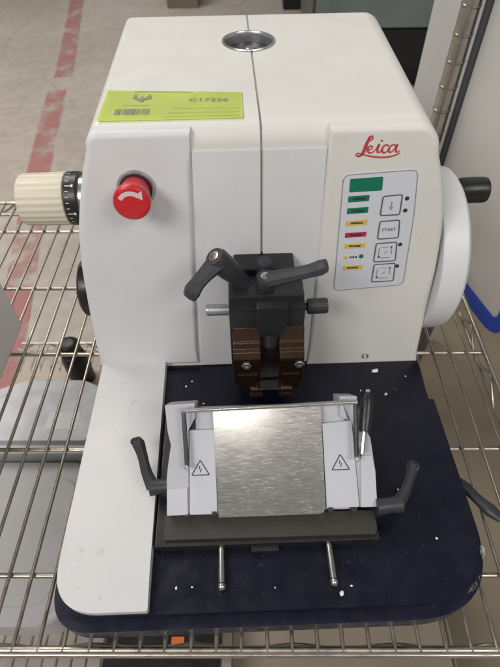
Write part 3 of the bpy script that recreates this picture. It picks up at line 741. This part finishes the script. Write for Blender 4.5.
# wax crumbs lying on the deck
MZ = Matrix.Translation((0, .12, 0)) @ Matrix.Rotation(math.radians(2.0), 4, 'Z')
def crumb(x, y, z, r):
    bm = bmesh.new(); bmesh.ops.create_icosphere(bm, subdivisions=2, radius=r * .8)
    q = random.uniform(1., 1.7)
    for v in bm.verts: v.co *= random.uniform(.70, 1.25); v.co.z *= .5; v.co.x *= q
    o = obj('wax_crumb', bm, 'wax', None, 60); o.location = MZ @ Vector((x, y, z + r * .4)); o.rotation_euler = (0, 0, random.uniform(0, 6))
    tag(o, 'tiny white wax crumb lying on the navy deck of the microtome', 'wax crumb', 'wax crumbs on the navy deck')
for x, y, r in ((.1759, .2327, .0022), (-.0795, .2552, .0013), (-.0721, .2628, .0013), (.0845, .0047, .0026), (-.0771, .0149, .0014), (-.0615, .0152, .0012),
                (.1909, .0530, .0015), (.1626, .1071, .0012), (.2076, .2600, .0012), (-.0560, .2280, .0012), (.145, .240, .0010), (.0950, .0110, .0012), (.02, .0120, .0009)):
    crumb(x, y, .0457, r)
crumb(.1691, .2694, .0457, .0036)
big = [o for o in COL.objects if o.name.startswith('wax_crumb')][-1]
big['label'] = 'largest white wax crumb, lying at the foot of the housing on the right'
del big['group']

# ------------------------------------------------------------------ WIRE SHELVING (world frame)
YF, YB, XL, XR = .088, .855, -.62, .343
SH = thing('wire_shelving', 'zinc wire shelving unit with a chrome corner post carrying the microtome', 'wire shelf', (0, .45, -.6))
def shelf_part(name, bm, m='wire', par=SH, matrix=None):
    return obj(name, bm, m, par, 50, Matrix.Translation((0, -.45, .6)) if matrix is None else matrix)
def deck_at(z, x0, x1, wires, rods):
    rail = None
    for y in (YF, YB):
        bm = tube([(x0, y, z - .0035), (x1, y, z - .0035)], .0038, 12)
        o = shelf_part('shelf_rail', bm)
        shelf_part('lower_rail', tube([(x0, y, z - .031), (x1, y, z - .031)], .0034, 12), par=o)
        pts = []; n = int((x1 - x0) / .05)
        for k in range(n + 1): pts += [(x0 + (x1 - x0) * k / n, y + .0045, z - (.005 if k % 2 else .029))]
        shelf_part('truss_wire', tube(smooth_path(pts, 5), .0022, 8), par=o)
    o = shelf_part('side_rail', tube([(x1, YF, z - .0035), (x1, YB, z - .0035)], .0038, 12))
    shelf_part('lower_rail', tube([(x1, YF, z - .031), (x1, YB, z - .031)], .0034, 12), par=o)
    pts = []; n = 16
    for k in range(n + 1): pts += [(x1 - .0045, YF + (YB - YF) * k / n, z - (.005 if k % 2 else .029))]
    shelf_part('truss_wire', tube(smooth_path(pts, 5), .0022, 8), par=o)
    for y in rods: shelf_part('cross_rod', tube([(x0, y, z - .0068), (x1, y, z - .0068)], .0030, 12))
    if wires:
        k0 = math.ceil(x0 / .0254 - .45); k1 = math.floor(x1 / .0254 - .45)
        for k in range(k0, k1 + 1):
            x = (k + .45) * .0254 + random.uniform(-.0005, .0005)
            if x1 - x < .01: continue
            shelf_part('deck_wire', tube([(x, YF - .002, z - .0018), (x + random.uniform(-.0006, .0006), YB + .002, z - .0018)], .0022, 8))
deck_at(0., XL, XR, True, (.158, .310, .468, .610, .765))
deck_at(-.44, XL, XR, True, (.30, .60))
# corner posts with grooves
def post_bm(x, y, z0, z1):
    prof = []; z = z0
    while z < z1:
        prof += [(.0150, z), (.0150, z + .0360), (.0138, z + .0366), (.0138, z + .0374), (.0162, z + .0380), (.0162, z + .0398)]
        z += .0404
    bm = lathe(prof, 28); bmesh.ops.translate(bm, verts=bm.verts, vec=(x, y, 0)); return bm
shelf_part('corner_post', post_bm(.337, .887, -.6, .75), 'post')
for z in (-.02, -.46): shelf_part('post_collar', hollow([(.0165, 0), (.021, 0), (.023, .034), (.0165, .036)], 28), 'wire', matrix=Matrix.Translation((.337, .887 - .45, z + .6 - .016)))

# ------------------------------------------------------------------ things round the shelf
# grey box at the left edge
g = thing('equipment_case', 'plain grey equipment case at the left edge of the wire shelf', 'case', (-.478, .40, .0))
obj('case_body', box(-.12, .124, -.25, .118, .006, .20, .012, 3), 'greybox', g, 30)
obj('case_lid', box(-.122, .126, -.252, .120, .2015, .235, .010, 3), 'greybox', g, 30)
for x in (-.09, .09):
    for y in (-.2, .09): obj('rubber_foot', lathe([(.012, .0005), (.013, .008)], 16), 'rubber', g, 30, Matrix.Translation((x, y, 0)))

# upright board with blue edging at the right
B0 = Vector((.362, .868, 0)); B1 = Vector((.434, .596, 0)); bd = (B1 - B0); bl = bd.length; ba = math.atan2(bd.y, bd.x)
bt = thing('edged_board', 'upright pale board with blue edging standing right of the shelf post', 'board', (B0.x, B0.y, -.6), ba)
obj('board_panel', box(0, bl, 0, .022, .515, 1.62, .003), 'board', bt, 30)
e = rounded([(0, .487), (bl + .012, .487), (bl + .012, 1.62), (bl - .006, 1.62), (bl - .006, .515), (0, .515)], [.002, .03, .002, .002, .012, .002], 6)
bm = prism(e, -.004, .026, .004, 2, True)
bmesh.ops.transform(bm, matrix=Matrix(((1, 0, 0, 0), (0, 0, -1, .022), (0, 1, 0, 0), (0, 0, 0, 1))), verts=bm.verts)
obj('blue_edging', bm, 'blue', bt, 40)
obj('shade_gap_strip', box(-.012, -.0005, -.006, .028, .487, 1.62, .002), 'darkgrey', bt, 30)  # dark strip standing in for the shaded gap beside the post
for x in (.03, .10):
    lg = obj('leg', box(x - .018, x + .018, .004, .022, .001, .484, .003), 'darkgrey', bt, 30)
pb = thing('upright_panel', 'pale upright panel behind the shelf post at the top right', 'panel', (.330, 1.05, -.6), math.radians(-20))
obj('panel_sheet', box(0, .22, 0, .02, .012, 1.6, .003), 'board', pb, 30)
for x in (.03, .19): obj('foot_block', box(x - .02, x + .02, -.03, .06, .001, .0115, .002), 'darkgrey', pb, 30)

# things on the lower shelf
ZL = -.4385
sheet = obj('cardboard_sheet', prism([(-.60, .545), (-.20, .530), (-.195, .762), (-.60, .752)], ZL, ZL + .004, .0005), stained('beige_cardboard', (.47, .39, .31), (.3, .24, .18), []), None, 30)
tag(sheet, 'beige cardboard sheet on the lower wire shelf, behind the frosted tub', 'cardboard')
t = thing('plastic_tub', 'frosted grey plastic tub seen through the wires left of the microtome', 'tub', (-.405, .56, ZL + .0005))
obj('tub_body', prism(rounded([(-.17, -.085), (.12, -.085), (.115, .035), (.026, .077), (-.092, .077), (-.17, .045)], [.025, .025, .055, .055, .055, .055], 8), 0, .112, .006), 'tub', t, 40)
obj('tub_rim', prism(rounded([(-.177, -.092), (.127, -.092), (.122, .040), (.030, .084), (-.095, .084), (-.177, .050)], [.028, .028, .06, .06, .06, .06], 8), .1125, .1195, .002, 2, True), 'tub', t, 40)
obj('tub_lid', prism(rounded([(-.150, -.070), (.098, -.070), (.094, .046), (-.150, .046)], .040, 8), .1190, .1300, .009, 4), 'tub', t, 50)
obj('lid_label', box(-.02, .045, -.045, -.005, .1300, .1304), 'whiteprint', t, 0)
t = thing('flat_box', 'large pale grey rounded box on the lower shelf beside the front rail', 'box', (-.43, .30, ZL + .0005))
obj('box_body', prism(rounded([(-.17, -.125), (.112, -.125), (.118, .160), (-.17, .160)], .055, 8), 0, .070, .006), 'flatbox', t, 40)
obj('box_lid', prism(rounded([(-.173, -.128), (.115, -.128), (.121, .163), (-.173, .163)], .058, 8), .0705, .088, .012, 4), 'flatbox', t, 40)
obj('lid_panel', prism(rounded([(-.140, -.098), (.084, -.098), (.088, .130), (-.140, .130)], .045, 8), .0870, .0905, .003, 3), 'flatbox', t, 40)
t = thing('black_bottle', 'black bottle with a round cap standing on the beige cardboard', 'bottle', (-.428, .735, ZL + .0045))
t.scale = (1.15, 1.15, 1.1)
obj('bottle_body', lathe([(.024, 0), (.026, .003), (.026, .075), (.022, .090), (.012, .097)], 32), 'case', t, 40)
obj('bottle_cap', lathe([(.013, .0975), (.020, .099), (.021, .104), (.021, .118), (.017, .123), (.008, .125)], 32), 'case', t, 40)
cb = obj('cable', tube(smooth_path([(-.60, .80, -.40), (-.54, .79, -.415), (-.49, .775, -.425), (-.45, .79, -.427), (-.41, .80, -.42), (-.37, .82, -.405), (-.30, .83, -.41)], 8), .0035, 10), 'cable', None, 50)
tag(cb, 'thin pale cable curving past the black bottle under the shelf', 'cable')
t = thing('black_case', 'black case with orange stickers under the front edge of the shelf', 'case', (-.150, .165, ZL + .0005))
obj('case_body', box(-.088, .092, -.10, .06, 0, .080, .004), 'case', t, 30)
obj('case_lid', box(-.090, .094, -.102, .062, .0803, .095, .004), 'case', t, 30)
obj('orange_sticker', box(-.048, -.008, .0, .018, .0949, .0953, 0), 'orange', t, 0)
obj('orange_sticker', box(.016, .036, -.022, -.008, .0949, .0953, 0), 'orange', t, 0)
sh = obj('brown_board', prism(rounded([(-.04, .02), (.335, .02), (.335, .84), (-.04, .84)], .004, 3), ZL, ZL + .006, .001), stained('stained_brown_board', (.22, .18, .13), (.10, .085, .065), [(.30, .50, .03)]), None, 30)
tag(sh, 'brown board lying on the lower shelf beneath the microtome', 'board')
sf = obj('shaded_floor_sheet', prism([(.355, -.10), (1.10, -.14), (1.06, 1.35), (.37, 1.30)], -.598, -.594, .0005), stained('shaded_floor_brown', (.215, .170, .115), (.085, .07, .052), [(.568, .590, .036), (.612, .592, .013)]), None, 30)  # dark brown sheet stands in for floor shaded by the shelf
tag(sf, 'stained brown sheet standing in for shaded floor at the right of the shelf', 'cardboard')

# floor with its red line
fl = bmesh.new(); vs = [fl.verts.new(p) for p in ((-8, -4, -.6), (8, -4, -.6), (8, 9, -.6), (-8, 9, -.6))]; fl.faces.new(vs)
tag(obj('floor', fl, 'floor', None, 0), None, None, kind='structure')
def line_piece(pts, w, seg=8):
    bm = bmesh.new(); p = smooth_path([(x, y, 0) for x, y in pts], seg); ribbon(p, w, -.597, bm); return bm
rl = bmesh.new()
ribbon(smooth_path([(-.70, .60, 0), (-.785, 1.15, 0), (-.88, 1.65, 0), (-.955, 2.06, 0), (-1.065, 2.78, 0)], 8), .100, -.5965, rl)
ribbon(smooth_path([(-1.075, 2.95, 0), (-1.14, 3.35, 0), (-1.31, 4.32, 0), (-1.60, 6.0, 0)], 8), .100, -.5965, rl)
tag(obj('floor_marking', rl, 'redline', None, 0), None, None, kind='structure')

# far cabinet, black chest and crate
t = thing('glass_cabinet', 'dark grey green cabinet far behind the hood at the right', 'cabinet', (.95, 2.75, -.6))
obj('cabinet_body', box(-.66, .55, .02, .70, .10, 1.7, .01), 'glassdark', t, 30)
obj('plinth', box(-.63, .52, .05, .68, 0, .0995, .004), 'cabblack', t, 30)
for x0, x1 in ((-.645, -.06), (-.05, .535)):
    d = obj('door', box(x0, x1, -.005, .019, .30, 1.66, .004), 'glass', t, 30)
    obj('handle', tube([(x1 - .05, -.03, .9), (x1 - .05, -.03, 1.15)], .008, 10), 'steel', d, 40)
obj('kick_panel', box(-.645, .535, .0, .019, .112, .29, .003), 'cabblack', t, 30)
t = thing('storage_chest', 'black storage chest on the floor far behind the microtome', 'chest', (.33, 4.15, -.6))
obj('chest_body', box(-.115, .115, -.1, .25, 0.001, .34, .01), 'case', t, 30); obj('chest_lid', box(-.118, .118, -.103, .253, .341, .40, .012), 'case', t, 30)
t = thing('wooden_crate', 'small dark wooden crate on the floor at the top left behind the hood', 'crate', (-.50, 4.12, -.6))
for z in (.002, .09, .18): obj('plank', box(-.11, .11, -.01, .008, z, z + .08, .003), 'wood', t, 30)
for x in (-.10, .10): obj('corner_batten', box(x - .012, x + .012, .0085, .20, .001, .27, .003), 'wood', t, 30)

# ------------------------------------------------------------------ light
w = bpy.data.worlds.new('World'); scene.world = w; w.use_nodes = True
bg = w.node_tree.nodes['Background']; bg.inputs['Color'].default_value = (.95, .97, 1.0, 1); bg.inputs['Strength'].default_value = .24
def area(name, loc, target, sx, sy, power, col):
    l = bpy.data.lights.new(name, 'AREA'); l.shape = 'RECTANGLE'; l.size = sx; l.size_y = sy; l.energy = power; l.color = col
    o = bpy.data.objects.new(name, l); COL.objects.link(o); o.location = loc
    o.rotation_euler = (Vector(target) - Vector(loc)).to_track_quat('-Z', 'Y').to_euler(); return o
area('area_lamp', (-2.0, 2.6, 3.2), (-.8, 1.4, -.3), 2.4, 1.4, 95, (1, .95, .88))
area('area_lamp', (-1.7, -1.5, 2.5), (0, .3, .15), 1.6, 1.0, 62, (1, .98, .96))  # unseen fill lamp added at front left to brighten the machine's front
area('area_lamp', (1.7, -1.4, 2.5), (0, .3, .15), 1.6, 1.0, 34, (1, .97, .93))  # weaker unseen fill added at front right
area('small_lamp', (-.02, -1.55, 2.20), (0, .3, .1), .22, .06, 2.9, (1, .98, .95))

# ------------------------------------------------------------------ camera
cam = bpy.data.cameras.new('camera'); co = bpy.data.objects.new('camera', cam); COL.objects.link(co)
def basis(p, r, y):
    t, r, a = map(math.radians, (p, r, y))
    f = Vector((0, math.cos(t), -math.sin(t))); u = Vector((0, math.sin(t), math.cos(t))); x = Vector((1, 0, 0))
    x2 = x * math.cos(r) - u * math.sin(r); u2 = u * math.cos(r) + x * math.sin(r)
    Z = Matrix.Rotation(a, 3, 'Z'); return Z @ x2, Z @ u2, Z @ f
X, U, D = basis(49.1, .8, .7)
mw = Matrix((X, U, -D)).transposed().to_4x4(); mw.translation = Vector((0, 0, .58)); co.matrix_world = mw
cam.sensor_fit = 'VERTICAL'; cam.sensor_height = 24; cam.lens = 24 * 500 / 667; cam.clip_start = .02; cam.clip_end = 60
cam.dof.use_dof = True; cam.dof.focus_distance = .56; cam.dof.aperture_fstop = 5.2
scene.camera = co
vs = scene.view_settings; vs.view_transform = 'Standard'; vs.look = 'None'; vs.exposure = 0; vs.gamma = 1
